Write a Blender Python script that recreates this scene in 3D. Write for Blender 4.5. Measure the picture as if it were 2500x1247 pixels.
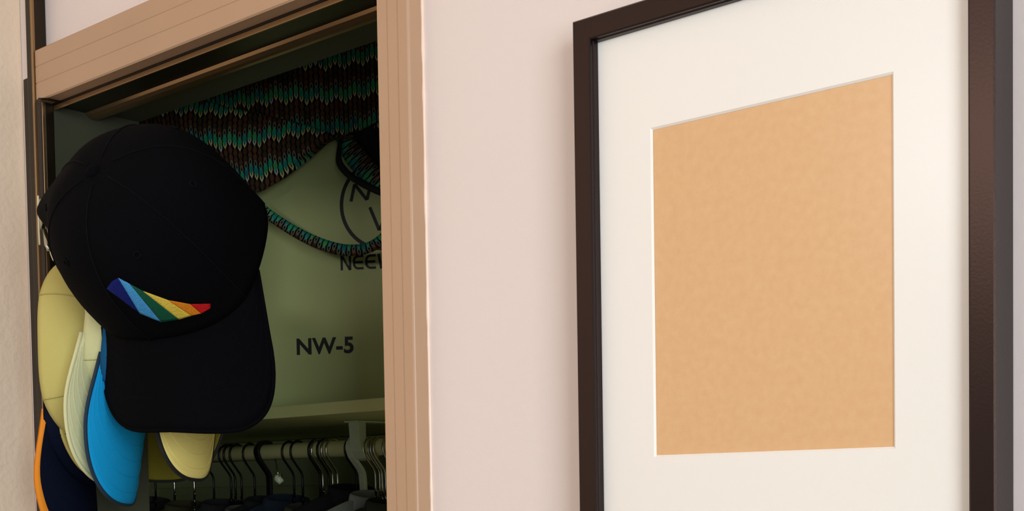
import bpy, bmesh, math, random
from mathutils import Vector, Matrix
from mathutils.bvhtree import BVHTree

random.seed(7)
scene = bpy.context.scene
COL = scene.collection
for o in list(bpy.data.objects):
    bpy.data.objects.remove(o)

# ------------------------------------------------------------------ camera
F_PX, CY = 3269.2, 1330.43                      # focal length and principal row in pixels of the 2500 x 1247 frame
YAW, PITCH, ROLL = 0.7221, -0.0410, -0.0165
CAM = Vector((0.5783, -0.8388, 1.5502))


def cam_axes():
    f = Vector((-math.sin(YAW), math.cos(YAW), 0)); r = Vector((math.cos(YAW), math.sin(YAW), 0)); u = Vector((0, 0, 1))
    f2 = f * math.cos(PITCH) + u * math.sin(PITCH); u2 = u * math.cos(PITCH) - f * math.sin(PITCH)
    r3 = r * math.cos(ROLL) + u2 * math.sin(ROLL); u3 = u2 * math.cos(ROLL) - r * math.sin(ROLL)
    return r3, u3, f2


RX, UX, FX = cam_axes()
cam_d = bpy.data.cameras.new('camera')
cam = bpy.data.objects.new('camera', cam_d); COL.objects.link(cam)
M3 = Matrix((RX, UX, -FX)).transposed()
cam.matrix_world = Matrix.Translation(CAM) @ M3.to_4x4()
cam_d.sensor_width = 36.0
cam_d.lens = F_PX / 2500 * 36.0
cam_d.shift_y = (CY - 623.5) / 2500
cam_d.clip_start = 0.02
scene.camera = cam

# ------------------------------------------------------------------ world, lights, exposure
scene.view_settings.view_transform = 'Standard'
scene.view_settings.look = 'None'
scene.view_settings.gamma = 1.0
scene.view_settings.use_curve_mapping = False
scene.view_settings.exposure = -0.22

world = bpy.data.worlds.new('world'); scene.world = world
world.use_nodes = True
bg = world.node_tree.nodes['Background']
bg.inputs[0].default_value = (0.92, 1.0, 1.10, 1)
bg.inputs[1].default_value = 0.50


def area(name, loc, target, size, power, color, shape='RECTANGLE', size_y=None):
    d = bpy.data.lights.new(name, 'AREA'); d.shape = shape; d.size = size
    if size_y: d.size_y = size_y
    d.energy = power; d.color = color
    o = bpy.data.objects.new(name, d); COL.objects.link(o)
    o.location = loc
    o.rotation_euler = (Vector(target) - Vector(loc)).to_track_quat('-Z', 'Y').to_euler()
    return o


lamp_d = bpy.data.lights.new('added_lamp_light', 'POINT'); lamp_d.energy = 14.5; lamp_d.color = (1.0, 0.94, 0.90); lamp_d.shadow_soft_size = 0.11  # unseen lamp, added to light the ceiling for the frame rail's reflection
lamp_o = bpy.data.objects.new('added_lamp_light', lamp_d); COL.objects.link(lamp_o); lamp_o.location = (-0.27, -1.42, 2.10)
area('window_light', (2.5, -1.7, 1.75), (0.0, 0.0, 1.6), 1.1, 74.0, (0.92, 1.0, 1.08), 'RECTANGLE', 1.5)


def pix(u, v, y):
    """point of the plane y = const seen at a picture position"""
    d = FX + RX * ((u - 1250) / F_PX) + UX * ((CY - v) / F_PX)
    return CAM + d * ((y - CAM.y) / d.y)


def pixd(u, v, t):
    return CAM + (FX + RX * ((u - 1250) / F_PX) + UX * ((CY - v) / F_PX)) * t


# ------------------------------------------------------------------ materials
def lin(c):
    return tuple(((x / 255) / 12.92 if x / 255 <= 0.04045 else ((x / 255 + 0.055) / 1.055) ** 2.4) for x in c)


MATS = {}


def mat(name, rgb, rough=0.6, metal=0.0, bump=0.0, bscale=200.0, var=0.0, vscale=8.0, spec=0.5, rgb2=None, wave=None, coat=0.0, stretch=None):
    if name in MATS: return MATS[name]
    m = bpy.data.materials.new(name); m.use_nodes = True
    nt = m.node_tree; N = nt.nodes; L = nt.links
    b = N['Principled BSDF']
    c = lin(rgb) + (1,)
    b.inputs['Base Color'].default_value = c
    b.inputs['Roughness'].default_value = rough
    b.inputs['Metallic'].default_value = metal
    b.inputs['Specular IOR Level'].default_value = spec
    b.inputs['Coat Weight'].default_value = coat
    tc = N.new('ShaderNodeTexCoord'); src = tc.outputs['Object']
    if stretch:
        mp = N.new('ShaderNodeMapping'); mp.inputs['Scale'].default_value = stretch
        L.new(src, mp.inputs[0]); src = mp.outputs[0]
    if var > 0 or rgb2:
        n = N.new('ShaderNodeTexNoise'); n.inputs['Scale'].default_value = vscale; n.inputs['Detail'].default_value = 5
        L.new(src, n.inputs['Vector'])
        rp = N.new('ShaderNodeValToRGB')
        c2 = lin(rgb2) if rgb2 else tuple(x * (1 - var) for x in lin(rgb))
        rp.color_ramp.elements[0].position = 0.3; rp.color_ramp.elements[1].position = 0.7
        rp.color_ramp.elements[0].color = tuple(c2) + (1,); rp.color_ramp.elements[1].color = c
        L.new(n.outputs['Fac'], rp.inputs[0]); L.new(rp.outputs[0], b.inputs['Base Color'])
    if bump > 0:
        if wave:
            n2 = N.new('ShaderNodeTexWave'); n2.inputs['Scale'].default_value = wave; n2.inputs['Distortion'].default_value = 1.0
            n2.bands_direction = 'DIAGONAL'
            h = n2.outputs['Fac']
        else:
            n2 = N.new('ShaderNodeTexNoise'); n2.inputs['Scale'].default_value = bscale; n2.inputs['Detail'].default_value = 3
            h = n2.outputs['Fac']
        L.new(src, n2.inputs['Vector'])
        bp = N.new('ShaderNodeBump'); bp.inputs['Strength'].default_value = bump; bp.inputs['Distance'].default_value = 0.002
        L.new(h, bp.inputs['Height']); L.new(bp.outputs[0], b.inputs['Normal'])
    MATS[name] = m
    return m


class X:
    """small arithmetic builder for shader math nodes"""
    nt = None

    def __init__(s, sock): s.s = sock

    @staticmethod
    def op(kind, *a):
        n = X.nt.nodes.new('ShaderNodeMath'); n.operation = kind
        for i, v in enumerate(a):
            if isinstance(v, X): X.nt.links.new(v.s, n.inputs[i])
            else: n.inputs[i].default_value = v
        return X(n.outputs[0])

    def __add__(s, o): return X.op('ADD', s, o)
    def __radd__(s, o): return X.op('ADD', o, s)
    def __sub__(s, o): return X.op('SUBTRACT', s, o)
    def __rsub__(s, o): return X.op('SUBTRACT', o, s)
    def __mul__(s, o): return X.op('MULTIPLY', s, o)
    def __rmul__(s, o): return X.op('MULTIPLY', o, s)
    def __truediv__(s, o): return X.op('DIVIDE', s, o)
    def lt(s, o): return X.op('LESS_THAN', s, o)
    def gt(s, o): return X.op('GREATER_THAN', s, o)
    def floor(s): return X.op('FLOOR', s)
    def fract(s): return X.op('FRACT', s)
    def abs(s): return X.op('ABSOLUTE', s)
    def sin(s): return X.op('SINE', s)
    def mx(s, o): return X.op('MAXIMUM', s, o)
    def mn(s, o): return X.op('MINIMUM', s, o)


def feather_material():
    m = bpy.data.materials.new('feather_print'); m.use_nodes = True
    nt = m.node_tree; N = nt.nodes; L = nt.links; X.nt = nt
    b = N['Principled BSDF']; b.inputs['Roughness'].default_value = 0.85; b.inputs['Specular IOR Level'].default_value = 0.2
    uv = N.new('ShaderNodeUVMap'); uv.uv_map = 'UVMap'
    sp = N.new('ShaderNodeSeparateXYZ'); L.new(uv.outputs[0], sp.inputs[0])
    x = X(sp.outputs[0]) / 0.0072
    y = X(sp.outputs[1])
    ci = x.floor(); xx = x - ci - 0.5                       # column and place in it
    zig = ((ci / 4.0).fract() * 4.0 - 2.0).abs()            # 2 1 0 1 steps of the zigzag
    y2 = (y - zig * 0.0042 + (ci * 0.37).sin() * 0.001) / 0.047
    row = y2.floor(); v = y2 - row                          # 0 bottom ... 1 top of a repeat
    rnd = ((ci * 12.9898 + row * 78.233).sin() * 43758.5).fract()
    ax = xx.abs()

    def oval(c, hh, hw=0.40):
        t = ((v - c) / hh).abs()
        return ax / hw + t * t                              # < 1 inside a pointed oval

    base = (0.004, 0.0035, 0.003, 1)
    cur = None

    def layer(cur, mask, col):
        mx = N.new('ShaderNodeMix'); mx.data_type = 'RGBA'
        L.new(mask.s, mx.inputs[0])
        if isinstance(cur, tuple): mx.inputs[6].default_value = cur
        else: L.new(cur, mx.inputs[6])
        if isinstance(col, tuple): mx.inputs[7].default_value = col
        else: L.new(col, mx.inputs[7])
        return mx.outputs[2]

    def ramp(fac, stops):
        r = N.new('ShaderNodeValToRGB'); L.new(fac.s, r.inputs[0]); r.color_ramp.interpolation = 'CONSTANT'
        e = r.color_ramp.elements
        while len(e) < len(stops): e.new(0.5)
        for k, (p, c) in enumerate(stops): e[k].position = p; e[k].color = c
        return r.outputs[0]

    brown = ramp(rnd, [(0, (0.085, 0.040, 0.016, 1)), (0.35, (0.055, 0.032, 0.013, 1)), (0.7, (0.115, 0.044, 0.020, 1))])
    green = ramp(rnd, [(0, (0.012, 0.33, 0.17, 1)), (0.4, (0.010, 0.24, 0.20, 1)), (0.7, (0.05, 0.36, 0.12, 1)), (0.88, (0.02, 0.17, 0.18, 1))])
    yel = ramp(rnd, [(0, (0.62, 0.56, 0.20, 1)), (0.5, (0.70, 0.62, 0.28, 1)), (0.8, (0.52, 0.52, 0.46, 1))])
    cur = layer(base, oval(0.28, 0.13).lt(1.0), brown)
    cur = layer(cur, oval(0.07, 0.12).lt(1.0), brown)
    cur = layer(cur, oval(0.97, 0.10).lt(1.0), brown)
    g = oval(0.68, 0.17, 0.42)
    cur = layer(cur, g.lt(1.0), green)
    o2 = oval(0.86, 0.13, 0.34)
    cur = layer(cur, o2.lt(1.0) * o2.gt(0.62), (0.22, 0.24, 0.17, 1))
    # chevron tips under the green feathers
    vt = v - 0.385
    tip = (vt - ax * 0.30).gt(0.0) * (vt - ax * 0.42).lt(0.075) * ax.lt(0.36)
    cur = layer(cur, tip, yel)
    L.new(cur, b.inputs['Base Color'])
    MATS['feather_print'] = m
    return m


def glass_mat():
    m = bpy.data.materials.new('clear_pane'); m.use_nodes = True
    nt = m.node_tree; N = nt.nodes; L = nt.links
    N.remove(N['Principled BSDF'])
    t = N.new('ShaderNodeBsdfTransparent'); g = N.new('ShaderNodeBsdfGlossy'); g.inputs['Roughness'].default_value = 0.28
    mx = N.new('ShaderNodeMixShader'); mx.inputs[0].default_value = 0.025; L.new(t.outputs[0], mx.inputs[1]); L.new(g.outputs[0], mx.inputs[2])
    L.new(mx.outputs[0], N['Material Output'].inputs[0])
    return m


WALL = mat('wall_paint', (228, 214, 206), 0.7, bump=0.10, bscale=160, var=0.02, vscale=3)
SIDE_WALL_TINT = mat('side_wall_light_tint', (236, 212, 184), 0.42, bump=0.55, bscale=140, var=0.04, vscale=4)  # same paint as the main wall, cast of its light put into the colour
CLOSET = mat('closet_paint', (204, 214, 160), 0.8, bump=0.1, bscale=120)
TRIM = mat('trim_paint', (182, 147, 116), 0.38, bump=0.05, bscale=60, var=0.04, vscale=12)
CAULK = mat('caulk', (240, 215, 195), 0.3)
BRONZE = mat('bronze_metal', (52, 44, 34), 0.32, metal=0.8)
BRASS = mat('worn_brass', (150, 120, 84), 0.28, metal=0.85)
BLACK_LACQ = mat('black_lacquer', (9, 9, 12), 0.33, bump=0.03, bscale=500, spec=0.40)
BLACK_LACQ.node_tree.nodes['Principled BSDF'].inputs['Specular Tint'].default_value = (1.0, 0.62, 0.5, 1)  # reddish tint stands in for a warm reflection of the room
MATBOARD = mat('mat_board', (240, 235, 225), 0.85, bump=0.03, bscale=600)
KRAFT = mat('kraft_board', (222, 178, 128), 0.9, bump=0.06, bscale=900, rgb2=(217, 171, 121), vscale=160)
GLASS = glass_mat()
CARD = mat('white_carton', (180, 190, 124), 0.6, bump=0.02, bscale=300)  # green cast of the closet shade is put into the white carton's colour
INK = mat('black_ink', (16, 18, 18), 0.6)
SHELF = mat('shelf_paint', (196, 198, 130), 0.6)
CHROME = mat('chrome_wire', (190, 188, 170), 0.18, metal=1.0)
DARKWIRE = mat('dark_wire', (36, 34, 30), 0.3, metal=0.7)
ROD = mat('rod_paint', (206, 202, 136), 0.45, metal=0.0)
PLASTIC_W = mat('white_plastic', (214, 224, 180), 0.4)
PLASTIC_B = mat('black_plastic', (12, 12, 12), 0.4)
FEATHER = feather_material()
LINING = mat('black_lining', (9, 9, 13), 0.8, bump=0.2, bscale=700)
FLOORM = mat('floor_carpet', (128, 124, 118), 0.95, rgb2=(112, 108, 102), vscale=60, bump=0.5, bscale=400)


# ------------------------------------------------------------------ mesh helpers
def mesh_obj(name, verts, faces, material=None, parent=None, smooth=False, loc=None):
    me = bpy.data.meshes.new(name)
    me.from_pydata([tuple(v) for v in verts], [], faces)
    me.update()
    bm = bmesh.new(); bm.from_mesh(me); bmesh.ops.recalc_face_normals(bm, faces=bm.faces); bm.to_mesh(me); bm.free()
    if smooth:
        for p in me.polygons: p.use_smooth = True
    if material: me.materials.append(material)
    o = bpy.data.objects.new(name, me); COL.objects.link(o)
    if parent: o.parent = parent
    if loc: o.location = loc
    return o


def boxmesh(x0, x1, y0, y1, z0, z1):
    v = [(x0, y0, z0), (x1, y0, z0), (x1, y1, z0), (x0, y1, z0), (x0, y0, z1), (x1, y0, z1), (x1, y1, z1), (x0, y1, z1)]
    f = [(0, 1, 2, 3), (4, 5, 6, 7), (0, 1, 5, 4), (1, 2, 6, 5), (2, 3, 7, 6), (3, 0, 4, 7)]
    return v, f


def box(name, x0, x1, y0, y1, z0, z1, m, parent=None, bevel=0.0):
    v, f = boxmesh(x0, x1, y0, y1, z0, z1)
    o = mesh_obj(name, v, f, m, parent)
    if bevel:
        bv = o.modifiers.new('bevel', 'BEVEL'); bv.width = bevel; bv.segments = 2
    return o


def boxes(name, lst, m, parent=None):
    V, Fc = [], []
    for b in lst:
        v, f = boxmesh(*b); n = len(V); V += v; Fc += [tuple(i + n for i in q) for q in f]
    return mesh_obj(name, V, Fc, m, parent)


def tube_data(pts, r, n=8, cap=True):
    """r: radius or list of radii"""
    pts = [Vector(p) for p in pts]; V, Fc = [], []
    prev = None
    for i, p in enumerate(pts):
        a = pts[max(i - 1, 0)]; b = pts[min(i + 1, len(pts) - 1)]
        t = (b - a).normalized()
        if prev is None:
            ref = Vector((0, 0, 1)) if abs(t.z) < 0.9 else Vector((1, 0, 0))
            nx = t.cross(ref).normalized()
        else:
            nx = (prev - t * prev.dot(t)).normalized()
        prev = nx; ny = t.cross(nx)
        rr = r[i] if isinstance(r, (list, tuple)) else r
        for k in range(n):
            an = 2 * math.pi * k / n
            V.append(p + nx * (rr * math.cos(an)) + ny * (rr * math.sin(an)))
    for i in range(len(pts) - 1):
        for k in range(n):
            k2 = (k + 1) % n
            Fc.append((i * n + k, i * n + k2, (i + 1) * n + k2, (i + 1) * n + k))
    if cap:
        Fc.append(tuple(range(n))); Fc.append(tuple(range((len(pts) - 1) * n, len(pts) * n)))
    return V, Fc


def tube(name, pts, r, m, parent=None, n=8):
    v, f = tube_data(pts, r, n)
    return mesh_obj(name, v, f, m, parent, smooth=True)


def extrude_profile(name, prof, axis, a, b, m, parent=None, smooth=False):
    """closed profile; axis 'z': prof=(x,y); axis 'x': prof=(y,z)"""
    n = len(prof); V = []
    for e in (a, b):
        for (p, q) in prof:
            V.append((p, q, e) if axis == 'z' else (e, p, q))
    Fc = [(i, (i + 1) % n, n + (i + 1) % n, n + i) for i in range(n)]
    Fc += [tuple(range(n)), tuple(range(n, 2 * n))]
    return mesh_obj(name, V, Fc, m, parent, smooth)


def catmull(pts, n=8):
    pts = [Vector(p) for p in pts]; out = []
    for i in range(len(pts) - 1):
        p0 = pts[max(i - 1, 0)]; p1 = pts[i]; p2 = pts[i + 1]; p3 = pts[min(i + 2, len(pts) - 1)]
        for k in range(n):
            t = k / n
            out.append(0.5 * ((2 * p1) + (p2 - p0) * t + (2 * p0 - 5 * p1 + 4 * p2 - p3) * t * t + (3 * p1 - p0 - 3 * p2 + p3) * t ** 3))
    out.append(pts[-1])
    return out


def empty(name, loc=(0, 0, 0), label=None, cat=None, group=None):
    o = bpy.data.objects.new(name, None); COL.objects.link(o); o.location = loc
    o.empty_display_size = 0.02
    tag(o, label, cat, group)
    return o


def tag(o, label=None, cat=None, group=None, kind=None):
    if label: o['label'] = label
    if cat: o['category'] = cat
    if group: o['group'] = group
    if kind: o['kind'] = kind
    return o


def sm(a, b, x):
    t = max(0.0, min(1.0, (x - a) / (b - a))); return t * t * (3 - 2 * t)


# ------------------------------------------------------------------ setting
XL, XR = -0.862, -0.2990            # closet opening, inner faces
ZH = 2.010                          # underside of the head
TH = 0.115                          # thickness of the wall
XC = -0.930                         # corner with the side wall
CL0, CL1, CY1 = -1.95, 0.0, 0.86    # closet room
ZC = 2.44


def struct(o, label=None, cat=None):
    return tag(o, label, cat, None, 'structure')


struct(box('floor', -2.1, 3.2, -3.2, CY1 + 0.1, -0.1, 0, FLOORM), 'grey carpeted floor of the room and closet', 'floor')
struct(box('ceiling', -2.1, 3.2, -3.2, CY1 + 0.1, ZC, ZC + 0.1, WALL), 'off-white ceiling above the room and closet', 'ceiling')
struct(boxes('wall_back', [(XR + 0.018, 3.2, 0, TH, 0, ZC), (XL - 0.018, XR + 0.018, 0, TH, ZH + 0.018, ZC), (-2.1, XL - 0.018, 0, TH, 0, ZC)], WALL),
       'pinkish off-white wall carrying the picture frame beside the closet opening', 'wall')
struct(box('wall_left', XC - 0.1, XC, -3.2, -0.0005, 0, ZC, SIDE_WALL_TINT), 'rough-painted side wall at the far left edge, its cream light painted in', 'wall')
struct(box('wall_rear', -2.1, 0.1, CY1, CY1 + 0.08, 0, ZC, CLOSET), 'dim olive back wall inside the closet', 'wall')
struct(boxes('wall_right', [(CL1, CL1 + 0.08, TH, CY1, 0, ZC)], CLOSET), 'hidden right side wall inside the closet', 'wall')
struct(boxes('wall_closet_left', [(CL0 - 0.08, CL0, TH, CY1, 0, ZC)], CLOSET), 'dim left side wall inside the closet', 'wall')

# right casing: grooved front, rounded outer edge, and the caulk joint on the wall
def casing_profile(w, d=0.018):
    """inset 0 = inner edge (towards the opening), depth outward"""
    pts = [(0, 0), (0, d - 0.0015), (0.0015, d)]
    for g in (0.34, 0.66):
        c = w * g
        pts += [(c - 0.0007, d), (c - 0.0006, d - 0.0006), (c + 0.0003, d - 0.0006), (c + 0.0010, d)]
    for k in range(7):
        an = math.pi / 2 * k / 6
        pts.append((w - 0.0025 + 0.0025 * math.sin(an), d - 0.0025 + 0.0025 * math.cos(an)))
    pts.append((w, 0))
    return pts


CW = 0.0402
pr = casing_profile(CW)
t1 = extrude_profile('trim_1', [(-0.2936 + a, -d) for a, d in pr], 'z', 0, ZH - 0.0012, TRIM)
struct(t1, 'tan grooved vertical casing on the right of the closet opening', 'casing')
cb = []
rr = []
for i in range(160):
    z = 0.0 + (ZH - 0.002) * i / 159
    cb.append((-0.2936 + CW, -0.0006, z)); rr.append(0.0014 + 0.0010 * random.random())
tube('caulk_bead', cb, rr, CAULK, t1, 6)
t2 = empty('trim_2', (0, 0, ZH)); struct(t2, 'tan grooved head casing above the closet opening', 'casing')
pr2 = casing_profile(0.059)
extrude_profile('casing_board', [(-d, a - 0.001) for a, d in pr2], 'x', -0.8675, -0.2936 + CW, TRIM, t2)
# head jamb, side jambs
JAMB_SHADE = mat('jamb_painted_shade', (58, 60, 42), 0.6)  # shade on the head and left jamb is put into this dark colour
struct(box('trim_3', XL - 0.018, XR + 0.018, 0.0005, TH, ZH, ZH + 0.0175, JAMB_SHADE), 'head jamb lining above the closet opening, darkened with painted shade', 'jamb')
struct(box('trim_4', XL - 0.0175, XL, 0.0005, TH, 0, ZH, JAMB_SHADE), 'olive left jamb lining of the closet opening, darkened with painted shade', 'jamb')
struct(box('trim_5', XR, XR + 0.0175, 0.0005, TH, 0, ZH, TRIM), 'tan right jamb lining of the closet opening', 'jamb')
# bronze side strip by the corner
sc_ = empty('corner_strip', (-0.88, -0.001, 0), 'thin dark bronze strip with bright beads running up the corner beside closet opening', 'strip')
def wbox(name, x0, x1, y0, y1, z0, z1, m, root, bevel=0.0):
    l = root.location
    return box(name, x0 - l.x, x1 - l.x, y0 - l.y, y1 - l.y, z0 - l.z, z1 - l.z, m, root, bevel)
wbox('channel_face', -0.8850, -0.8720, -0.019, -0.0005, 0.01, ZC - 0.01, BRONZE, sc_, 0.001)
wbox('edge_bead', -0.8718, -0.8685, -0.021, -0.0165, 0.01, ZC - 0.01, BRASS, sc_, 0.001)
wbox('back_strip', -0.9105, -0.8852, -0.010, -0.0005, 0.01, ZH + 0.035, BRONZE, sc_, 0.001)
wbox('inner_flange', -0.8684, -0.8600, -0.012, -0.0005, 0.01, ZH - 0.002, BRONZE, sc_, 0.001)
wbox('edge_bead', -0.8630, -0.8602, -0.0155, -0.0115, 0.01, ZH - 0.002, BRASS, sc_, 0.0008)

# sliding door track under the head
tr = empty('door_track', (XL, 0.0, ZH - 0.0005), 'dark metal sliding-door track with bright lips under the head of closet', 'track')
def trk(name, y0, y1, z0, z1, m, bv=0.0006):
    box(name, 0.001, XR - XL - 0.001, y0, y1, z0, z1, m, tr, bv)
trk('track_plate', -0.001, 0.060, -0.003, 0.0, BRONZE, 0)
trk('front_lip', -0.0005, 0.0016, -0.0085, -0.003, BRASS)
v = []
prf = [(0.041, -0.003), (0.043, -0.006), (0.047, -0.0085), (0.051, -0.0095), (0.056, -0.0095), (0.058, -0.008), (0.0585, -0.003)]
extrude_profile('rear_lip', prf, 'x', 0.001, XR - XL - 0.001, BRASS, tr)

# ------------------------------------------------------------------ picture frame
FW, FE, FT, FB = -0.0649, 0.2598, 1.573 + 0.3316, 1.573 - 0.0903
pf = empty('picture_frame', ((FW + FE) / 2, 0, (FT + FB) / 2), 'black picture frame with white mat around an empty brown backing, hung on the wall', 'picture frame')
hw, hh = (FE - FW) / 2, (FT - FB) / 2
RW = 0.0168
prof = [(0, -0.0015), (0, -0.0288), (0.0012, -0.030), (RW - 0.0012, -0.030), (RW, -0.0292), (RW, -0.0262), (RW + 0.0008, -0.0256), (RW + 0.0008, -0.0203), (RW - 0.006, -0.0203), (RW - 0.006, -0.0015)]
sides = [((-1, -1), (-1, 1)), ((-1, 1), (1, 1)), ((1, 1), (1, -1)), ((1, -1), (-1, -1))]
for (a, b) in sides:
    V = []
    for c in (a, b):
        for (i, y) in prof:
            V.append((c[0] * (hw - i), y, c[1] * (hh - i)))
    n = len(prof)
    Fc = [(k, (k + 1) % n, n + (k + 1) % n, n + k) for k in range(n)] + [tuple(range(n)), tuple(range(n, 2 * n))]
    mesh_obj('rail', V, Fc, BLACK_LACQ, pf)
ox0, ox1 = 0.0 - pf.location.x, 0.1905 - pf.location.x
oz0, oz1 = 1.573 - pf.location.z, 1.573 + 0.2413 - pf.location.z
mw, mh = hw - 0.011, hh - 0.011
V = []; Fc = []
outer = [(-mw, -mh), (mw, -mh), (mw, mh), (-mw, mh)]
inner = [(ox0, oz0), (ox1, oz0), (ox1, oz1), (ox0, oz1)]
e = 0.0014
inner2 = [(ox0 + e, oz0 + e), (ox1 - e, oz0 + e), (ox1 - e, oz1 - e), (ox0 + e, oz1 - e)]
for ring, y in ((outer, -0.0210), (inner, -0.0210), (inner2, -0.0196), (outer, -0.0196)):
    V += [(p[0], y, p[1]) for p in ring]
for r0, r1 in ((0, 4), (4, 8), (8, 12), (12, 0)):
    for k in range(4): Fc.append((r0 + k, r0 + (k + 1) % 4, r1 + (k + 1) % 4, r1 + k))
mesh_obj('mat', V, Fc, MATBOARD, pf)
box('backing_board', -mw, mw, -0.0194, -0.016, -mh, mh, KRAFT, pf)
mesh_obj('glass_pane', [(-mw, -0.0222, -mh), (mw, -0.0222, -mh), (mw, -0.0222, mh), (-mw, -0.0222, mh)], [(0, 1, 2, 3)], GLASS, pf)

# ------------------------------------------------------------------ closet shelf, rod, bracket
SY = 0.35
ZS = 1.672
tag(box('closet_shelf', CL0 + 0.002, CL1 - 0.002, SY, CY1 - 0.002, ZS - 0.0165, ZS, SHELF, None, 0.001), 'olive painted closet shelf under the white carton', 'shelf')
tag(box('shelf_cleat', CL0 + 0.004, CL1 - 0.004, CY1 - 0.022, CY1 - 0.002, ZS - 0.105, ZS - 0.0175, CLOSET, None, 0.001), 'pale cleat board on back wall under the closet shelf', 'cleat')
RY, RZ, RR = 0.50, 1.6165, 0.0125
cr = empty('closet_rod', (-0.9, RY, RZ), 'pale hanging rod below the closet shelf, full of hangers', 'rod')
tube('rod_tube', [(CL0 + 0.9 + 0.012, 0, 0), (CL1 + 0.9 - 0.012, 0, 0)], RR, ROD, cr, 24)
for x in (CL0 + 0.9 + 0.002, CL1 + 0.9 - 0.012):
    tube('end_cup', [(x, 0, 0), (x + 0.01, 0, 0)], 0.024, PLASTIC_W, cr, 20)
# bracket holding the rod from the shelf
bx = pix(893, 1040, RY).x
rb = empty('rod_bracket', (bx, RY, RZ), 'white rod bracket hanging from the shelf at right end of rod', 'bracket')
up = ZS - 0.0167 - RZ
V = []; pth = []
for k in range(13):
    an = math.radians(-100 + 200 * k / 12)
    pth.append((-math.cos(an) * 0 + 0.0155 * math.sin(an) * -1, -0.0155 * math.cos(an)))
prof = [(-0.013, up), (-0.013, 0.006), (-0.0165, -0.004), (-0.012, -0.0135), (0, -0.0175), (0.012, -0.0135), (0.0165, -0.004), (0.0145, -0.004), (0.0135, -0.001), (0.0140, 0.003)]
outl = [(-0.010, up), (-0.010, 0.010), (-0.0135, 0.002), (-0.0135, -0.004), (-0.010, -0.0105), (0, -0.0140), (0.010, -0.0105), (0.0135, -0.004)]
body = [(-0.024, up), (-0.022, 0.012), (-0.019, -0.006), (-0.012, -0.0165), (0, -0.0195), (0.012, -0.0165), (0.0185, -0.006), (0.0185, 0.0), (0.0137, 0.0)] + outl[::-1]
extrude_profile('bracket_arm', body, 'x', -0.011, 0.011, PLASTIC_W, rb)
box('mounting_plate', -0.014, 0.014, -0.03, 0.05, up - 0.003, up - 0.0002, PLASTIC_W, rb, 0.0008)

# ------------------------------------------------------------------ carton
BA = math.radians(30.4)
bh = Vector((math.cos(BA), math.sin(BA), 0)); bn = Vector((math.sin(BA), -math.cos(BA), 0))
c0 = pix(790, 700, 0.455)                      # a point of the front face
BW, BD, BH = 0.40, 0.16, 0.46
bc = empty('carton', (c0.x, c0.y, ZS), 'white carton with black brand lettering on the closet shelf', 'box')
bc.rotation_euler = (0, 0, BA)
face_l, face_r = -0.125, -0.125 + BW
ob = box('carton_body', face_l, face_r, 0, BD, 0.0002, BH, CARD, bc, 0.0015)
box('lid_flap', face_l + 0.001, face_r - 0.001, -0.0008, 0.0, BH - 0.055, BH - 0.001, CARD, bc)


def face_uv(u, v):
    """picture position -> coordinates on the carton's front"""
    d = FX + RX * ((u - 1250) / F_PX) + UX * ((CY - v) / F_PX)
    t = (c0 - CAM).dot(bn) / d.dot(bn)
    P = CAM + d * t - Vector((c0.x, c0.y, ZS))
    return P.dot(bh), P.z


def text_on_face(txt, x0, x1, z0, z1, bold=0.0, name='lettering'):
    cu = bpy.data.curves.new('txt', 'FONT'); cu.body = txt; cu.offset = bold; cu.extrude = 0.0; cu.space_character = 1.04
    to = bpy.data.objects.new('txt', cu); COL.objects.link(to)
    dg = bpy.context.evaluated_depsgraph_get()
    me = bpy.data.meshes.new_from_object(to.evaluated_get(dg))
    bpy.data.objects.remove(to); bpy.data.curves.remove(cu)
    xs = [v.co.x for v in me.vertices]; ys = [v.co.y for v in me.vertices]
    ax, bx_, ay, by_ = min(xs), max(xs), min(ys), max(ys)
    for v in me.vertices:
        v.co = Vector((x0 + (v.co.x - ax) / (bx_ - ax) * (x1 - x0), -0.0006, z0 + (v.co.y - ay) / (by_ - ay) * (z1 - z0)))
    me.materials.clear(); me.materials.append(INK)
    o = bpy.data.objects.new(name, me); COL.objects.link(o); o.parent = bc
    return o


a = face_uv(725, 867); b = face_uv(863, 821)
text_on_face('NW-5', a[0], b[0], a[1], b[1], 0.03)
a = face_uv(832, 660); b = face_uv(917, 624)
wch = (b[0] - a[0])


def stroke(name, pts, w, closed=False):
    """flat inked stroke on the front face"""
    V, Fc = [], []
    P = [Vector((p[0], p[1])) for p in pts]; n = len(P)
    for i in range(n):
        p0 = P[(i - 1) % n] if closed else P[max(i - 1, 0)]; p1 = P[(i + 1) % n] if closed else P[min(i + 1, n - 1)]
        t = (p1 - p0).normalized(); nn = Vector((-t.y, t.x)) * (w / 2)
        V += [(P[i].x + nn.x, -0.0006, P[i].y + nn.y), (P[i].x - nn.x, -0.0006, P[i].y - nn.y)]
    for i in range(n if closed else n - 1):
        j = (i + 1) % n; Fc.append((2 * i, 2 * i + 1, 2 * j + 1, 2 * j))
    return mesh_obj(name, V, Fc, INK, bc)


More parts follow.
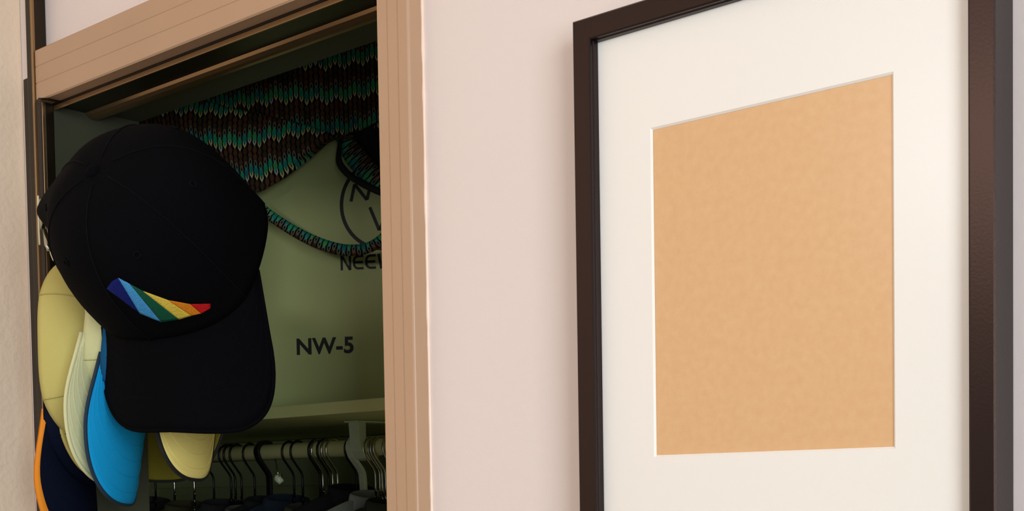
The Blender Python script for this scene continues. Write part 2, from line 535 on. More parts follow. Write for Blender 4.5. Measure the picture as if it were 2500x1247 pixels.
# NEEWER in rounded capitals, drawn letter by letter
lw = wch / 3.30; lh = (b[1] - a[1]) * 1.12; sw = lw * 0.21; z0 = a[1]
def letterN(x): 
    stroke('letter', [(x + sw / 2, z0), (x + sw / 2, z0 + lh)], sw); stroke('letter', [(x + sw * .6, z0 + lh), (x + lw - sw * .6, z0)], sw); stroke('letter', [(x + lw - sw / 2, z0), (x + lw - sw / 2, z0 + lh)], sw)
def letterE(x):
    r = lw * 0.42; p = [(x + lw, z0 + sw / 2)]
    for k in range(7):
        an = -math.pi / 2 - math.pi / 2 * k / 6; p.append((x + r + sw / 2 + r * math.cos(an), z0 + sw / 2 + r + r * math.sin(an)))
    for k in range(7):
        an = math.pi - math.pi / 2 * k / 6; p.append((x + r + sw / 2 + r * math.cos(an), z0 + lh - sw / 2 - r + r * math.sin(an)))
    p.append((x + lw, z0 + lh - sw / 2))
    stroke('letter', p, sw); stroke('letter', [(x + sw / 2, z0 + lh / 2), (x + lw * .95, z0 + lh / 2)], sw)
def letterW(x):
    stroke('letter', [(x + sw / 2, z0 + lh), (x + lw * .33, z0)], sw); stroke('letter', [(x + lw * .33, z0), (x + lw * .6, z0 + lh * .8)], sw)
    stroke('letter', [(x + lw * .6, z0 + lh * .8), (x + lw * .87, z0)], sw); stroke('letter', [(x + lw * .87, z0), (x + lw * 1.15, z0 + lh)], sw)
def letterR(x):
    stroke('letter', [(x + sw / 2, z0), (x + sw / 2, z0 + lh)], sw)
    p = [(x + sw / 2, z0 + lh - sw / 2), (x + lw * .6, z0 + lh - sw / 2)]
    for k in range(7):
        an = math.pi / 2 - math.pi * k / 6; p.append((x + lw * .6 + lh * .22 * math.cos(an), z0 + lh * .74 + lh * .20 * math.sin(an)))
    p.append((x + sw / 2, z0 + lh * .52)); stroke('letter', p, sw)
    stroke('letter', [(x + lw * .55, z0 + lh * .5), (x + lw, z0)], sw)
xx_ = a[0]
for ch in 'NEEWER':
    {'N': letterN, 'E': letterE, 'W': letterW, 'R': letterR}[ch](xx_)
    xx_ += lw * (1.35 if ch == 'W' else 1.16)
# round emblem with the two letters
la = face_uv(834, 510); lb = face_uv(900, 600)
R0 = 0.064
cx_, cz_ = la[0] + R0, la[1] + 0.004
stroke('emblem_ring', [(cx_ + R0 * math.cos(2 * math.pi * k / 64), cz_ + R0 * math.sin(2 * math.pi * k / 64)) for k in range(64)], 0.0052, True)
for (p, q) in (((866, 450), (857, 492)), ((866, 450), (896, 488)), ((896, 488), (905, 450)), ((903, 506), (926, 562)), ((926, 562), (950, 510)), ((950, 510), (975, 562)), ((975, 562), (998, 506))):
    stroke('emblem_stroke', [face_uv(*p), face_uv(*q)], 0.0046)

# ------------------------------------------------------------------ feather-print cloth bag draped over the carton
fb_o = c0 + bn * 0.045


def cloth_pt(u, v, off=0.0):
    d = FX + RX * ((u - 1250) / F_PX) + UX * ((CY - v) / F_PX)
    t = (fb_o + bn * off - CAM).dot(bn) / d.dot(bn)
    return CAM + d * t


def interp(tab, x):
    if x <= tab[0][0]: return tab[0][1]
    for (a, b), (c, d) in zip(tab, tab[1:]):
        if x <= c: return b + (d - b) * (x - a) / (c - a)
    return tab[-1][1]


bag = empty('print_bag', (fb_o.x, fb_o.y, ZS), 'brown and green feather-print cloth bag slumped over the carton, its handle hanging down', 'bag')
bag_loc = Vector(bag.location)


def cloth_sheet(name, top, bot, u0, u1, off, fold, nu=90, nv=30, m=None, uvs=None, rotuv=0.0, shift=(0, 0)):
    V, Fc, UV = [], [], []
    o = fb_o
    for j in range(nv + 1):
        for i in range(nu + 1):
            u = u0 + (u1 - u0) * i / nu; t = j / nv
            vt, vb = interp(top, u), interp(bot, u)
            vv = vt + (vb - vt) * t
            P = cloth_pt(u, vv, off(u, t))
            V.append(P - bag_loc)
            a = (P - o).dot(bh) + shift[0]; z = P.z - o.z + shift[1]
            z += fold(u, t)
            UV.append((a * math.cos(rotuv) - z * math.sin(rotuv), a * math.sin(rotuv) + z * math.cos(rotuv)))
    for j in range(nv):
        for i in range(nu):
            k = j * (nu + 1) + i; Fc.append((k, k + 1, k + nu + 2, k + nu + 1))
    o_ = mesh_obj(name, V, Fc, m or FEATHER, bag, True)
    ul = o_.data.uv_layers.new(name='UVMap')
    for p in o_.data.polygons:
        for li in p.loop_indices: ul.data[li].uv = UV[o_.data.loops[li].vertex_index]
    so = o_.modifiers.new('thickness', 'SOLIDIFY'); so.thickness = 0.0015; so.offset = -1
    return o_


crease = [(300, 215), (400, 228), (500, 244), (560, 262), (640, 280), (720, 297), (790, 318), (840, 338), (880, 322), (930, 296), (1000, 262)]
ctop = [(300, 140), (500, 60), (920, -60), (1000, -80)]
cbot = [(300, 300), (380, 322), (460, 372), (530, 425), (585, 462), (612, 473), (640, 466), (700, 432), (760, 386), (800, 350), (825, 338), (842, 334), (880, 322), (930, 296), (1000, 262)]
up_bot = [(a, b + 12) for a, b in crease]
cloth_sheet('upper_layer', ctop, up_bot, 310, 990, lambda u, t: -0.012 + 0.006 * math.sin(u / 47) - 0.010 * t, lambda u, t: 0.0)
cloth_sheet('lower_layer', crease, cbot, 320, 846, lambda u, t: 0.004 + 0.012 * math.sin(math.pi * min(1, t * 1.2)) * (0.7 + 0.3 * math.sin(u / 61)) - 0.018 * sm(0.75, 1.0, t) * sm(600, 800, u),
            lambda u, t: 0.006 * math.sin(u / 70), shift=(0.0035, 0.013))
# top of the bag lying on the carton
tp = []
for i in range(31):
    u = 310 + 680 * i / 30
    p0 = cloth_pt(u, interp(ctop, u), -0.012 + 0.006 * math.sin(u / 47))
    tp.append([p0, p0 - bn * 0.06 + Vector((0, 0, 0.012)), p0 - bn * 0.15 + Vector((0, 0, 0.004))])
V = [q - bag_loc for r in tp for q in r]
Fc = [(3 * i + k, 3 * i + k + 1, 3 * i + 4 + k, 3 * i + 3 + k) for i in range(30) for k in range(2)]
o_ = mesh_obj('bag_top', V, Fc, FEATHER, bag, True)
ul = o_.data.uv_layers.new(name='UVMap')
for p in o_.data.polygons:
    for li in p.loop_indices:
        co = o_.data.vertices[o_.data.loops[li].vertex_index].co; ul.data[li].uv = (co.dot(bh), co.dot(bn))
o_.modifiers.new('thickness', 'SOLIDIFY').thickness = 0.0015
# dark lining seen at the right
lin_pts = [(836, 336), (880, 318), (940, 286), (1000, 262), (1000, 470), (940, 462), (905, 430), (870, 390), (846, 356)]
V = [cloth_pt(u, v, -0.016) - bag_loc for u, v in lin_pts] + [cloth_pt(915, 360, -0.030) - bag_loc]
n = len(lin_pts)
o_ = mesh_obj('lining', V, [(i, (i + 1) % n, n) for i in range(n)], LINING, bag, True)
o_.modifiers.new('thickness', 'SOLIDIFY').thickness = 0.0012


def ribbon(name, pts, w, m, parent, n=10, uvo=(0, 0)):
    """pts: (u, v, offset from the bag's plane, width factor)"""
    P = catmull([cloth_pt(u, v, o) for u, v, o, k in pts], n)
    K = catmull([Vector((k, 0, 0)) for u, v, o, k in pts], n)
    V, UV, Fc = [], [], []; s = 0
    for i, p in enumerate(P):
        t = (P[min(i + 1, len(P) - 1)] - P[max(i - 1, 0)]).normalized()
        sd = t.cross(bn).normalized() * (w / 2 * K[i].x)
        if i: s += (p - P[i - 1]).length
        for k in range(5):
            q = (k - 2) / 2
            V.append(p + sd * q + bn * (0.003 * (1 - q * q)) - bag_loc); UV.append((s + uvo[0], q * w / 2 + uvo[1]))
    for i in range(len(P) - 1):
        for k in range(4): Fc.append((5 * i + k, 5 * i + k + 1, 5 * i + 6 + k, 5 * i + 5 + k))
    o = mesh_obj(name, V, Fc, m, parent, True)
    ul = o.data.uv_layers.new(name='UVMap')
    for p in o.data.polygons:
        for li in p.loop_indices: ul.data[li].uv = UV[o.data.loops[li].vertex_index]
    o.modifiers.new('thickness', 'SOLIDIFY').thickness = 0.0015
    return o


ribbon('handle', [(560, 440, 0.0, .9), (610, 484, 0.0, .9), (660, 526, 0.004, .95), (720, 565, 0.006, 1), (780, 594, 0.006, 1.05), (840, 610, 0.004, 1.05), (895, 606, 0.002, 1.0), (935, 582, 0.0, 1.0),
                  (965, 545, 0.0, 1), (968, 505, 0.0, 1), (945, 468, 0.0, 1.4), (905, 425, 0.0, 1.9), (870, 385, -0.004, 2.0), (850, 356, -0.008, 1.8), (840, 330, -0.012, 1.6)], 0.0155, FEATHER, bag, uvo=(0, -0.004))
ribbon('handle_edge', [(832, 340, -0.005, .6), (827, 375, 0.004, .7), (830, 400, 0.006, .9), (850, 425, 0.006, .9), (880, 445, 0.006, .9), (915, 463, 0.004, .9), (945, 475, 0.002, .8)], 0.011, LINING, bag)

# ------------------------------------------------------------------ hangers and garments
def hook_path(xoff=0.0, r=0.0150, wire=0.0014):
    p = []
    for k in range(15):
        an = math.radians(-35 + 215 * k / 14)
        p.append((xoff, r * math.cos(an), r * math.sin(an)))
    # comes down in front of the rod, slants back under it, then drops straight
    p += [(xoff, -0.0148, -0.006), (xoff, -0.0120, -0.013), (xoff, 0.0040, -0.032), (xoff, 0.0068, -0.038), (xoff, 0.0072, -0.050), (xoff, 0.0070, -0.085)]
    return p


def wire_hanger(u, m, tilt, label, group, name='wire_hanger'):
    x = pix(u, 1103, RY - 0.014).x
    h = empty(name, (x, RY, RZ), label, 'hanger', group)
    h.rotation_euler = (0, 0, tilt)
    tube('hook', hook_path(), 0.0018, m, h, 8)
    tube('neck_twist', [(0.0012 * math.cos(k), 0.007 + 0.0012 * math.sin(k), -0.062 - 0.0024 * k) for k in range(14)], 0.0014, m, h, 6)
    tube('shoulder_wire', [(0, 0.007, -0.092), (0, -0.02, -0.098), (0, -0.205, -0.165), (0, -0.212, -0.172), (0, -0.205, -0.179), (0, 0.205, -0.179), (0, 0.212, -0.172), (0, 0.205, -0.165), (0, 0.03, -0.098), (0, 0.007, -0.092)], 0.0014, m, h, 6)
    return h


hang_us = [(352, DARKWIRE), (398, CHROME), (446, CHROME), (494, DARKWIRE), (536, DARKWIRE), (547, DARKWIRE), (562, DARKWIRE), (594, DARKWIRE), (690, DARKWIRE), (711, DARKWIRE), (754, DARKWIRE), (761, CHROME), (775, DARKWIRE), (785, CHROME), (797, CHROME),
           (843, DARKWIRE), (889, CHROME), (900, CHROME), (906, CHROME), (914, CHROME), (937, CHROME)]
ordn = ['first', 'second', 'third', 'fourth', 'fifth', 'sixth', 'seventh', 'eighth', 'ninth', 'tenth', 'eleventh', 'twelfth', 'thirteenth', 'fourteenth', 'fifteenth', 'sixteenth', 'seventeenth', 'eighteenth', 'nineteenth', 'twentieth', 'twenty-first']
for i, (u, m) in enumerate(hang_us):
    wire_hanger(u, m, random.uniform(-0.05, 0.05), ('dark' if m is DARKWIRE else 'bright') + ' wire hanger on the closet rod, %s wire hanger from the left' % ordn[i], 'wire hangers on the closet rod')


def flat_hanger(name, u, m, w, label, lean):
    """moulded plastic hanger: flat hook, sloped shoulder bar"""
    x = pix(u, 1100, RY - 0.014).x
    h = empty(name, (x, RY, RZ), label, 'hanger', 'moulded hangers on the closet rod')
    path = [Vector(p) for p in hook_path(0, 0.0165)]
    V, Fc = [], []
    for i, p in enumerate(path):
        t = (path[min(i + 1, len(path) - 1)] - path[max(i - 1, 0)]).normalized()
        nn = t.cross(Vector((1, 0, 0))).normalized() * 0.0026
        k = lean * sm(0.0, -0.08, p.z)
        for (a, b) in ((-1, -1), (1, -1), (1, 1), (-1, 1)):
            V.append(p + Vector((a * w / 2 + k, 0, 0)) + nn * b)
    for i in range(len(path) - 1):
        for k in range(4): Fc.append((4 * i + k, 4 * i + (k + 1) % 4, 4 * i + 4 + (k + 1) % 4, 4 * i + 4 + k))
    Fc += [(0, 1, 2, 3), tuple(len(V) - 4 + k for k in range(4))]
    o = mesh_obj('hook', V, Fc, m, h); bv = o.modifiers.new('bevel', 'BEVEL'); bv.width = 0.001; bv.segments = 2
    V, Fc = [], []
    N_ = 24
    for i in range(N_ + 1):
        q = -1 + 2 * i / N_; y = 0.21 * q; z = -0.088 - 0.075 * abs(q) ** 1.3
        for (a, b) in ((-1, 0), (1, 0), (1.2, -1), (-1.2, -1)):
            V.append((a * w * 0.5 + lean, y + 0.007, z + b * 0.016 * (1 - 0.4 * abs(q))))
    for i in range(N_):
        for k in range(4): Fc.append((4 * i + k, 4 * i + (k + 1) % 4, 4 * i + 4 + (k + 1) % 4, 4 * i + 4 + k))
    Fc += [(0, 1, 2, 3), tuple(len(V) - 4 + k for k in range(4))]
    mesh_obj('shoulder_bar', V, Fc, m, h)
    tube('collar', [(lean, 0.007, -0.070), (lean, 0.007, -0.090)], 0.006, m, h, 10)
    return h


flat_hanger('black_hanger', 630, PLASTIC_B, 0.011, 'thick black plastic hanger hook on the closet rod', 0.0)
flat_hanger('white_hanger', 856, PLASTIC_W, 0.013, 'flat white plastic hanger hook at the right of the rod', 0.004)
# small metal trouser clip beside the black hanger
cx = pix(680, 1168, RY - 0.03)
cl = empty('hanger_clip', cx, 'small pale metal clip dangling beside the black hanger', 'clip')
tube('clip_body', [(-0.006, 0, 0.004), (0, -0.001, 0), (0.007, 0, -0.006)], [0.004, 0.0065, 0.0045], PLASTIC_W, cl, 10)
tube('spring', [(0.004 + 0.003 * math.cos(k), 0.003 * math.sin(k), 0.001 + 0.0005 * k) for k in range(14)], 0.0008, CHROME, cl, 6)
tube('clip_link', [(0, 0, 0.003), (-0.008, 0.004, 0.018), (-0.016, 0.008, 0.030)], 0.0013, CHROME, cl, 6)


def garment(u, rgb, label, thick=0.012, drop=0.075, slope=0.36, seed=0, name='hanging_shirt', shift=0.0):
    x = pix(u, 1103, RY).x + shift
    rgb = tuple(int(c * 1.35) for c in rgb)
    m = mat('cloth_%d_%d_%d' % rgb, rgb, 0.9, bump=0.3, bscale=500, var=0.25, vscale=14)
    g = empty(name, (x, RY, RZ), label, 'garment', 'dark clothes on the closet rod')
    rnd = random.Random(seed)
    ph = [rnd.uniform(0, 6.28) for _ in range(6)]
    ny, nz = 36, 22; W = 0.225
    V, Fc = [], []
    for sgn in (-1, 1):
        for j in range(nz + 1):
            t = j / nz
            for i in range(ny + 1):
                q = -1 + 2 * i / ny
                y = W * q * (1 + 0.04 * t)
                neck = 0.012 * sm(0.34, 0.0, abs(q))
                zt = -drop - slope * W * max(0, abs(q) - 0.22) - neck * 0.4
                z = zt + (-0.78 - zt) * t
                th = thick * (0.25 + 0.75 * sm(0.0, 0.12, t)) * (1 - abs(q) ** 6)
                fx = 0.006 * t * math.sin(q * 7 + ph[0]) + 0.004 * t * math.sin(q * 15 + ph[1])
                V.append((sgn * th + fx + 0.003 * math.sin(3 * t + ph[2]), y + 0.007, z))
    n1 = (nz + 1) * (ny + 1)
    for s in (0, 1):
        for j in range(nz):
            for i in range(ny):
                k = s * n1 + j * (ny + 1) + i; Fc.append((k, k + 1, k + ny + 2, k + ny + 1))
    bord = [i for i in range(ny + 1)] + [j * (ny + 1) + ny for j in range(1, nz + 1)] + [nz * (ny + 1) + i for i in range(ny - 1, -1, -1)] + [j * (ny + 1) for j in range(nz - 1, 0, -1)]
    for k in range(len(bord)):
        a, b = bord[k], bord[(k + 1) % len(bord)]; Fc.append((a, b, b + n1, a + n1))
    mesh_obj('body', V, Fc, m, g, True)
    # collar band
    V, Fc = [], []
    for k in range(21):
        an = 2 * math.pi * k / 20
        for dz, e in ((-0.012, 1.0), (0.010, 0.86), (0.012, 0.78)):
            V.append(((thick + 0.004) * e * math.cos(an), 0.052 * e * math.sin(an) + 0.007, -drop + dz - 0.004 - 0.006 * math.cos(an)))
    for k in range(20):
        for c in range(2): Fc.append((3 * k + c, 3 * k + c + 1, 3 * k + 4 + c, 3 * k + 3 + c))
    o = mesh_obj('collar', V, Fc, m, g, True); o.modifiers.new('thickness', 'SOLIDIFY').thickness = 0.0015
    for s in (-1, 1):
        zt = -drop - slope * W * 0.78
        P = [(0, s * (W - 0.02) + 0.007, zt - 0.03), (0, s * (W + 0.012) + 0.007, zt - 0.10), (0.004, s * (W + 0.02) + 0.007, zt - 0.22), (0.006, s * (W + 0.016) + 0.007, zt - 0.34)]
        v_, f_ = tube_data(catmull(P, 4), 0.02, 12)
        v_ = [Vector((q.x * 0.55, q.y, q.z)) for q in v_]
        mesh_obj('sleeve', v_, f_, m, g, True)
    return g


GAR = [(352, (26, 28, 22), 'near-black shirt hanging at the left behind the blue cap visor', .013, .080), (446, (44, 42, 18), 'dark olive shirt hanging below the olive cap visor', .013, .088), (536, (20, 22, 18), 'near-black shirt on the rod just right of the yellow cap visor', .016, .086),
       (594, (74, 80, 68), 'grey shirt hanging left of the black plastic hanger', .014, .096), (642, (10, 10, 12), 'black shirt on the black plastic hanger', .016, .082), (690, (14, 26, 38), 'deep teal-navy shirt right of the black plastic hanger', .015, .080),
       (740, (58, 58, 44), 'grey-brown shirt in the middle of the right half of the rod', .013, .094), (790, (28, 36, 52), 'slate blue shirt left of the white plastic hanger', .016, .092), (850, (10, 10, 12), 'black jacket under the white plastic hanger', .020, .066),
       (900, (120, 124, 116), 'light grey shirt with pale shoulder at the right of rod', .010, .076), (940, (40, 44, 34), 'dark grey-green shirt at the right end by the casing', .014, .086)]
for i, (u, rgb, lb, th, dr) in enumerate(GAR):
    garment(u, rgb, lb, th, dr, seed=i, slope=0.34 + 0.1 * random.random())

# ------------------------------------------------------------------ caps
def cap_axes(psi, tau, rho, flip=False):
    """image-side basis: visor hangs down; psi turns the crown's top to the left, tau swings the visor towards us, rho leans it in the picture"""
    r, u, t = RX.copy(), UX.copy(), -FX.copy()
    fwd = -u; upv = t * math.cos(psi) - r * math.sin(psi)
    f2 = fwd * math.cos(tau) + upv * math.sin(tau); u2 = upv * math.cos(tau) - fwd * math.sin(tau)
    Rm = Matrix.Rotation(rho, 3, t)
    f2 = Rm @ f2; u2 = Rm @ u2
    x = f2.cross(u2)
    return x, f2, u2


def cap(name, label, centre, axes, crown_rgb, visor_rgb=None, a=0.100, b=0.108, h=0.115, L=0.078, arch=4.0, vw=0.97, droop=0.25, edge=None, edge_w=0.0016, pull=None, under=None, p=2.3, seed=0, sw=0.75, sy=0.62, tail=0.0, shear=0.0, band=True):
    x, y, z = axes
    root = empty(name, centre, label, 'cap', 'caps hanging at the left of the closet')
    root.matrix_world = Matrix.Translation(centre) @ Matrix((x, y, z)).transposed().to_4x4()
    rnd = random.Random(seed); ph = [rnd.uniform(0, 6.28) for _ in range(8)]
    cm = mat('twill_%d_%d_%d' % crown_rgb, crown_rgb, 0.9, bump=0.25, bscale=1400.0, spec=0.15 if max(crown_rgb) > 40 else 0.04)
    vm = cm if visor_rgb is None else mat('twill_%d_%d_%d' % visor_rgb, visor_rgb, 0.8, bump=0.2, bscale=1400.0, spec=0.2)
    thread = mat('thread_%d_%d_%d' % crown_rgb, tuple(int(min(255, c * 0.9)) for c in crown_rgb), 0.9, spec=0.1)

    def bend(v):
        w = sm(-0.02, b, v.y)
        v = Vector(v); v.z -= arch * v.x * v.x * w * (0.6 + 0.4 * sm(0, b + L, v.y))
        v.z -= tail * sm(0.0, -b, v.y)
        if pull:
            d = Vector((v.x, v.y)); an = math.atan2(d.y, d.x); da = abs((an - pull[0] + math.pi) % (2 * math.pi) - math.pi)
            k = math.exp(-(da / pull[2]) ** 2) * sm(0.35, 1.0, d.length / a)
            v.x += math.cos(pull[0]) * pull[1] * k; v.y += math.sin(pull[0]) * pull[1] * k
            v.z -= v.z * 0.5 * k
        return v

    def crown(th, s, off=0.0):
        rho = (1 - s ** p) ** (1 / p)
        # six panels: slightly flattened between the seams
        pan = 1 - 0.016 * abs(math.sin(3 * th + math.pi / 2)) * (1 - s) * 1.0
        soft = 1 + 0.018 * math.sin(2 * th + ph[0]) * (1 - s) + 0.012 * math.sin(5 * th + ph[1] + 3 * s)
        rr_ = rho * pan * soft
        return bend(Vector((a * math.cos(th) * rr_, b * math.sin(th) * rr_, h * s))) + Vector((0, 0, 0))

    NT, NS = 72, 20
    V, Fc = [], []
    for j in range(NS):
        s = math.sin(math.pi / 2 * j / NS)
        for i in range(NT): V.append(crown(2 * math.pi * i / NT, s))
    V.append(crown(0, 0.9999))
    for j in range(NS - 1):
        for i in range(NT):
            i2 = (i + 1) % NT; Fc.append((j * NT + i, j * NT + i2, (j + 1) * NT + i2, (j + 1) * NT + i))
    for i in range(NT): Fc.append(((NS - 1) * NT + i, (NS - 1) * NT + (i + 1) % NT, NS * NT))
    cr_o = mesh_obj('crown', V, Fc, cm, root, True)
    so = cr_o.modifiers.new('thickness', 'SOLIDIFY'); so.thickness = 0.0018; so.offset = -1
    # seams between the panels and the eyelets
    for k in range(6):
        th = math.pi / 2 + k * math.pi / 3
        pts = []
        for j in range(22):
            s = math.sin(math.pi / 2 * j / 22); q = crown(th, s); pts.append(q + (q - Vector((0, 0, h * .3))).normalized() * 0.0003)
        tube('seam', pts, 0.0008, thread, cr_o, 5)
    for k in range(6):
        th = math.pi / 2 + (k + 0.5) * math.pi / 3
        s = 0.74; q = crown(th, s); n_ = (crown(th + 0.05, s) - q).cross(crown(th, s + 0.03) - q).normalized()
        e1 = (crown(th + 0.05, s) - q).normalized(); e2 = n_.cross(e1)
        tube('eyelet', [q + n_ * 0.0006 + e1 * (0.0032 * math.cos(2 * math.pi * m_ / 12)) + e2 * (0.0032 * math.sin(2 * math.pi * m_ / 12)) for m_ in range(13)], 0.0009, thread, cr_o, 5)
    # button
    q = crown(0, 0.9999); v_, f_ = [], []
    for j in range(5):
        an = math.pi / 2 * j / 4
        for i in range(14):
            v_.append(q + Vector((0.0075 * math.cos(an) * math.cos(2 * math.pi * i / 14), 0.0075 * math.cos(an) * math.sin(2 * math.pi * i / 14), 0.0045 * math.sin(an))))
    for j in range(4):
        for i in range(14): f_.append((j * 14 + i, j * 14 + (i + 1) % 14, (j + 1) * 14 + (i + 1) % 14, (j + 1) * 14 + i))
    mesh_obj('button', v_, f_, cm, root, True)
    # sweatband inside the rim
    if band:
        V, Fc = [], []
        for i in range(NT):
            q = crown(2 * math.pi * i / NT, 0.0); q2 = crown(2 * math.pi * i / NT, 0.26)
            V += [Vector((q.x * .965, q.y * .965, q.z)), Vector((q2.x * .955, q2.y * .955, q2.z))]
        for i in range(NT):
            j = (i + 1) % NT; Fc.append((2 * i, 2 * i + 1, 2 * j + 1, 2 * j))
        mesh_obj('sweatband', V, Fc, thread, root, True)
    # visor
    A = math.radians(78); NA, NR = 44, 12

    def vis(al, rr_):
        k = al / A; vw_ = vw if not isinstance(vw, tuple) else vw[0] + (vw[1] - vw[0]) * sm(-0.5, 0.5, k)
        inn = Vector((a * math.sin(al) * 0.95, b * math.cos(al) * 0.95, 0.003))
        yc = b * math.cos(A); fi = k * math.pi / 2
        out = Vector((a * math.sin(A) * vw_ * math.copysign(abs(math.sin(fi)) ** sw, k) if k else 0, yc + (b + L - yc) * abs(math.cos(fi)) ** (sy if not isinstance(sy, tuple) else sy[0] + (sy[1] - sy[0]) * sm(-0.4, 0.4, k)), 0))
        out.x = out.x if abs(k) < 1 else a * math.sin(A) * (1 if k > 0 else -1) * (vw_ if rr_ > 0 else 1)
        q = inn.lerp(out, rr_)
        q.z -= droop * (q - inn).length
        q.x -= shear * max(0.0, q.y - 0.04) * rr_
        return bend(q)

    V, Fc = [], []
    for j in range(NR + 1):
        for i in range(NA + 1): V.append(vis(-A + 2 * A * i / NA, 0.0 + j / NR) + Vector((0, 0, 0.0004)))
    for j in range(NR):
        for i in range(NA):
            k = j * (NA + 1) + i; Fc.append((k, k + 1, k + NA + 2, k + NA + 1))
    vo = mesh_obj('visor', V, Fc, vm, root, True)
    so = vo.modifiers.new('thickness', 'SOLIDIFY'); so.thickness = 0.0035; so.offset = -1
    if under:
        vo.data.materials.append(mat('twill_%d_%d_%d' % under, under, 0.85, bump=0.2, bscale=1400.0, spec=0.1)); so.material_offset = 1
    em = vm if edge is None else mat('edge_%d_%d_%d' % edge, edge, 0.8)
    pts = [vis(-A + 2 * A * i / 60, 1.0) + Vector((0, 0, -0.0013)) for i in range(61)]
    if edge_w > 0.003:
        V, Fc = [], []
        for i in range(61):
            al = -A + 2 * A * i / 60
            p1, p0 = vis(al, 1.0), vis(al, 0.999)
            inner_ = vis(al, max(0.0, 1 - edge_w / max(0.004, (vis(al, 1.0) - vis(al, 0.0)).length)))
            V += [inner_ + Vector((0, 0, 0.0010)), p1 + Vector((0, 0, 0.0012)), p1 + (p1 - p0).normalized() * 0.0015 + Vector((0, 0, -0.001)), p1 + Vector((0, 0, -0.0040)), inner_ + Vector((0, 0, -0.0036))]
        for i in range(60):
            for k in range(4): Fc.append((5 * i + k, 5 * i + k + 1, 5 * i + 6 + k, 5 * i + 5 + k))
        mesh_obj('visor_edge', V, Fc, em, vo, True)
    else:
        tube('visor_edge', pts, edge_w + 0.0006, em, vo, 8)
    for rr_ in (0.25, 0.45, 0.65, 0.85):
        tube('stitch_line', [vis(-A * .96 + 2 * A * .96 * i / 48, rr_) + Vector((0, 0, 0.0005)) for i in range(49)], 0.00035, thread if visor_rgb is None else vm, vo, 4)
    return root, cr_o


def at_img(u, v, d): return pixd(u, v, d)


D2R = math.radians
black, black_crown = cap('baseball_cap', 'black baseball cap with slanted rainbow stripes above the visor, frontmost of the hanging caps', at_img(432, 626, 1.40), cap_axes(D2R(22), D2R(25), D2R(1)), (7, 7, 9),
                         a=0.106, b=0.108, h=0.138, L=0.078, arch=3.2, droop=0.45, p=2.7, vw=(0.96, 1.14), shear=0.13, sw=0.62, sy=(0.40, 1.05), pull=(D2R(-18), 0.086, 0.25), seed=3)

# ------------------------------------------------------------------ rainbow embroidery: six stripes lying on the crown front
bpy.context.view_layer.update()
mw_ = black.matrix_world.copy()
bvh = BVHTree.FromPolygons([mw_ @ v.co for v in black_crown.data.vertices], [tuple(p.vertices) for p in black_crown.data.polygons])


def on_crown(u, v):
    d = (FX + RX * ((u - 1250) / F_PX) + UX * ((CY - v) / F_PX)).normalized()
    hit, nrm, idx, dist = bvh.ray_cast(CAM, d)
    if hit is None: return None
    if nrm.dot(d) > 0: nrm = -nrm
    return hit + nrm * 0.0012


stripes = [((6, 22, 98), [(262, 702), (287, 678), (345, 757), (338, 764), (300, 744)]),
           ((70, 150, 205), [(283, 690), (291, 677), (318, 692), (397, 781), (392, 783), (345, 766)]),
           ((14, 84, 58), [(318, 692), (349, 708), (437, 776), (415, 787), (397, 781)]),
           ((226, 196, 74), [(349, 708), (410, 731), (466, 764), (440, 777)]),
           ((226, 132, 28), [(410, 731), (464, 741), (489, 763), (466, 768)]),
           ((200, 24, 26), [(464, 741), (513, 740), (511, 750), (489, 763)])]
left = [(262, 702), (290, 677)]; 
# centre line edges of the swoosh: top and bottom border as functions of the slanted stripe boundaries
bounds_top = [(274, 685), (290, 677), (318, 692), (350, 709), (410, 731), (464, 741), (513, 740)]
bounds_bot = [(262, 702), (342, 762), (394, 783), (437, 777), (466, 768), (490, 763), (512, 750)]
cols = [s[0] for s in stripes]
for k in range(6):
    V, Fc = [], []
    nI, nJ = 6, 16; ok = True
    for j in range(nJ + 1):
        for i in range(nI + 1):
            f_ = i / nI; g_ = j / nJ
            tu = bounds_top[k][0] + (bounds_top[k + 1][0] - bounds_top[k][0]) * f_; tv = bounds_top[k][1] + (bounds_top[k + 1][1] - bounds_top[k][1]) * f_
            bu = bounds_bot[k][0] + (bounds_bot[k + 1][0] - bounds_bot[k][0]) * f_; bv_ = bounds_bot[k][1] + (bounds_bot[k + 1][1] - bounds_bot[k][1]) * f_
            q = on_crown(tu + (bu - tu) * g_, tv + (bv_ - tv) * g_)
            if q is None: ok = False; q = Vector((0, 0, 0))
            V.append(mw_.inverted() @ q)
    for j in range(nJ):
        for i in range(nI):
            c_ = j * (nI + 1) + i; Fc.append((c_, c_ + 1, c_ + nI + 2, c_ + nI + 1))
    em_ = mat('embroidery_%d' % k, cols[k], 0.6, bump=0.7, bscale=900, var=0.15, vscale=300, spec=0.15)
    so_ = mesh_obj('rainbow_stripe', V, Fc, em_, black, True)
    md = so_.modifiers.new('thickness', 'SOLIDIFY'); md.thickness = 0.0012; md.offset = 0
    if not ok: print('stripe off the crown', k)

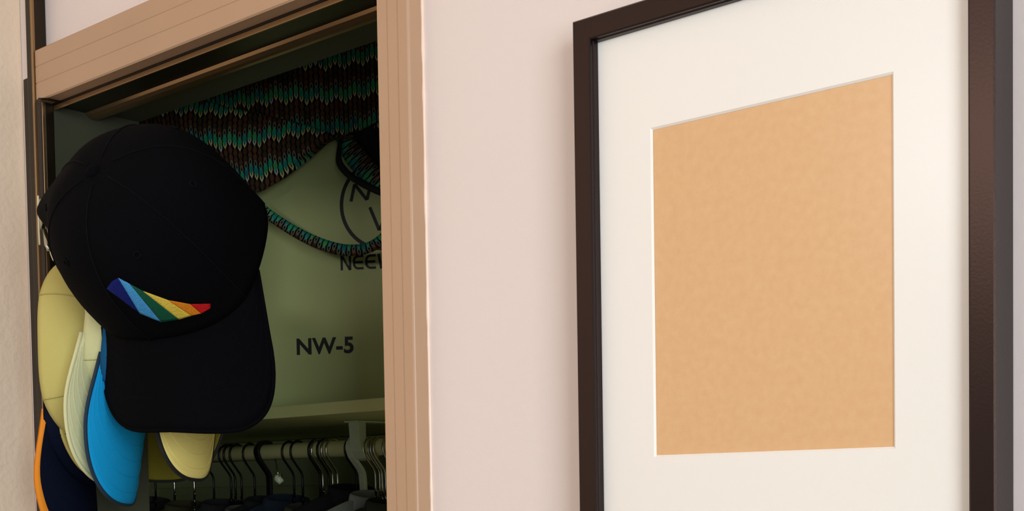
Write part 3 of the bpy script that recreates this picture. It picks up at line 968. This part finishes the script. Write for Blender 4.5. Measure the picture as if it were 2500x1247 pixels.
CAPS = [
    ('blue-visored cap hanging just behind the black cap', (326, 838, 1.49), -84, 0, 1, (20, 80, 120), (12, 156, 214), dict(a=0.081, b=0.097, h=0.085, L=0.082, arch=3.8, droop=0.12, edge=(12, 40, 60), seed=4)),
    ('pale cream cap with a plain visor, nested between the khaki and blue caps', (290, 794, 1.50), -82, 0, 0, (208, 206, 152), (214, 210, 160), dict(a=0.084, b=0.097, h=0.08, L=0.081, arch=3.8, droop=0.1, tail=0.062, seed=5)),
    ('creased khaki cap with stitched panels at the left of the caps', (222, 868, 1.565), -74, 0, 5, (196, 184, 108), None, dict(a=0.105, b=0.115, h=0.08, L=0.026, arch=1.6, droop=0.0, vw=0.7, sy=1.0, seed=6)),
    ('navy cap with a wide orange visor edge, lowest of the caps', (196, 968, 1.592), -86, 0, 5, (16, 22, 40), None, dict(a=0.100, b=0.108, h=0.06, L=0.086, arch=3.2, droop=0.0, edge=(226, 134, 14), edge_w=0.010, seed=7)),
    ('yellow-visored cap with black edge peeking out under the black cap', (478, 803, 1.46), -74, 0, 0, (150, 130, 60), (250, 226, 130), dict(a=0.071, b=0.090, h=0.06, L=0.074, arch=3.2, droop=0.0, edge=(14, 12, 10), edge_w=0.0018, seed=8)),
    ('olive cap turned round so the underside of its visor shows', (400, 806, 1.68), 180, 0, 0, (100, 94, 30), (122, 112, 28), dict(a=0.091, b=0.097, h=0.06, L=0.092, arch=3.0, droop=0.0, edge=(20, 20, 10), seed=9, band=False)),
]
for lb, (u, v, d), psi, tau, rho, c1, c2, kw in CAPS:
    cap('baseball_cap', lb, at_img(u, v, d), cap_axes(D2R(psi), D2R(tau), D2R(rho)), c1, c2, **kw)

# ------------------------------------------------------------------ rack strap with clips and white cords
s0 = pix(80, 600, -0.035)
rk = empty('cap_rack', (s0.x, s0.y, 1.9), 'metal clips and white cords of the cap rack beside the black cap', 'rack')
def lk(u, v, y): return pix(u, v, y) - Vector(rk.location)
STRAP = mat('strap_webbing', (40, 30, 22), 0.7, bump=0.3, bscale=900)
sx_ = pix(101, 400, -0.026).x
wbox('strap', sx_ - 0.004, sx_ + 0.004, -0.0275, -0.0255, 1.40, ZH - 0.004, STRAP, rk, 0.0005)
tube('strap_hook', [Vector((sx_, -0.0262, ZH - 0.012)) - Vector(rk.location), Vector((sx_, -0.0262, ZH - 0.004)) - Vector(rk.location), Vector((sx_, -0.016, ZH - 0.002)) - Vector(rk.location), Vector((sx_, 0.002, ZH - 0.002)) - Vector(rk.location)], 0.0016, BRONZE, rk, 8)
tube('clip', [lk(100, 488, -0.04), lk(103, 510, -0.045), lk(103, 526, -0.045), lk(102, 560, -0.04)], [0.002, 0.0035, 0.0035, 0.002], CHROME, rk, 8)
tube('clip', [lk(108, 560, -0.04), lk(115, 598, -0.045), lk(120, 612, -0.045)], [0.002, 0.003, 0.002], CHROME, rk, 8)
CORD = mat('white_cord', (226, 216, 180), 0.6)
tube('cord', catmull([lk(93, 478, -0.04), lk(94, 520, -0.042), lk(95, 560, -0.042), lk(97, 598, -0.04)], 4), 0.0011, CORD, rk, 8)
tube('cord', catmull([lk(116, 537, -0.05), lk(117, 560, -0.052), lk(123, 585, -0.055), lk(134, 602, -0.055), lk(148, 613, -0.05)], 5), 0.0010, CORD, rk, 8)
tube('cord', catmull([lk(129, 604, -0.045), lk(138, 613, -0.046), lk(152, 623, -0.045)], 5), 0.0010, CORD, rk, 8)
tube('cord', catmull([lk(121, 600, -0.04), lk(124, 618, -0.042), lk(131, 636, -0.04)], 5), 0.0010, CORD, rk, 8)
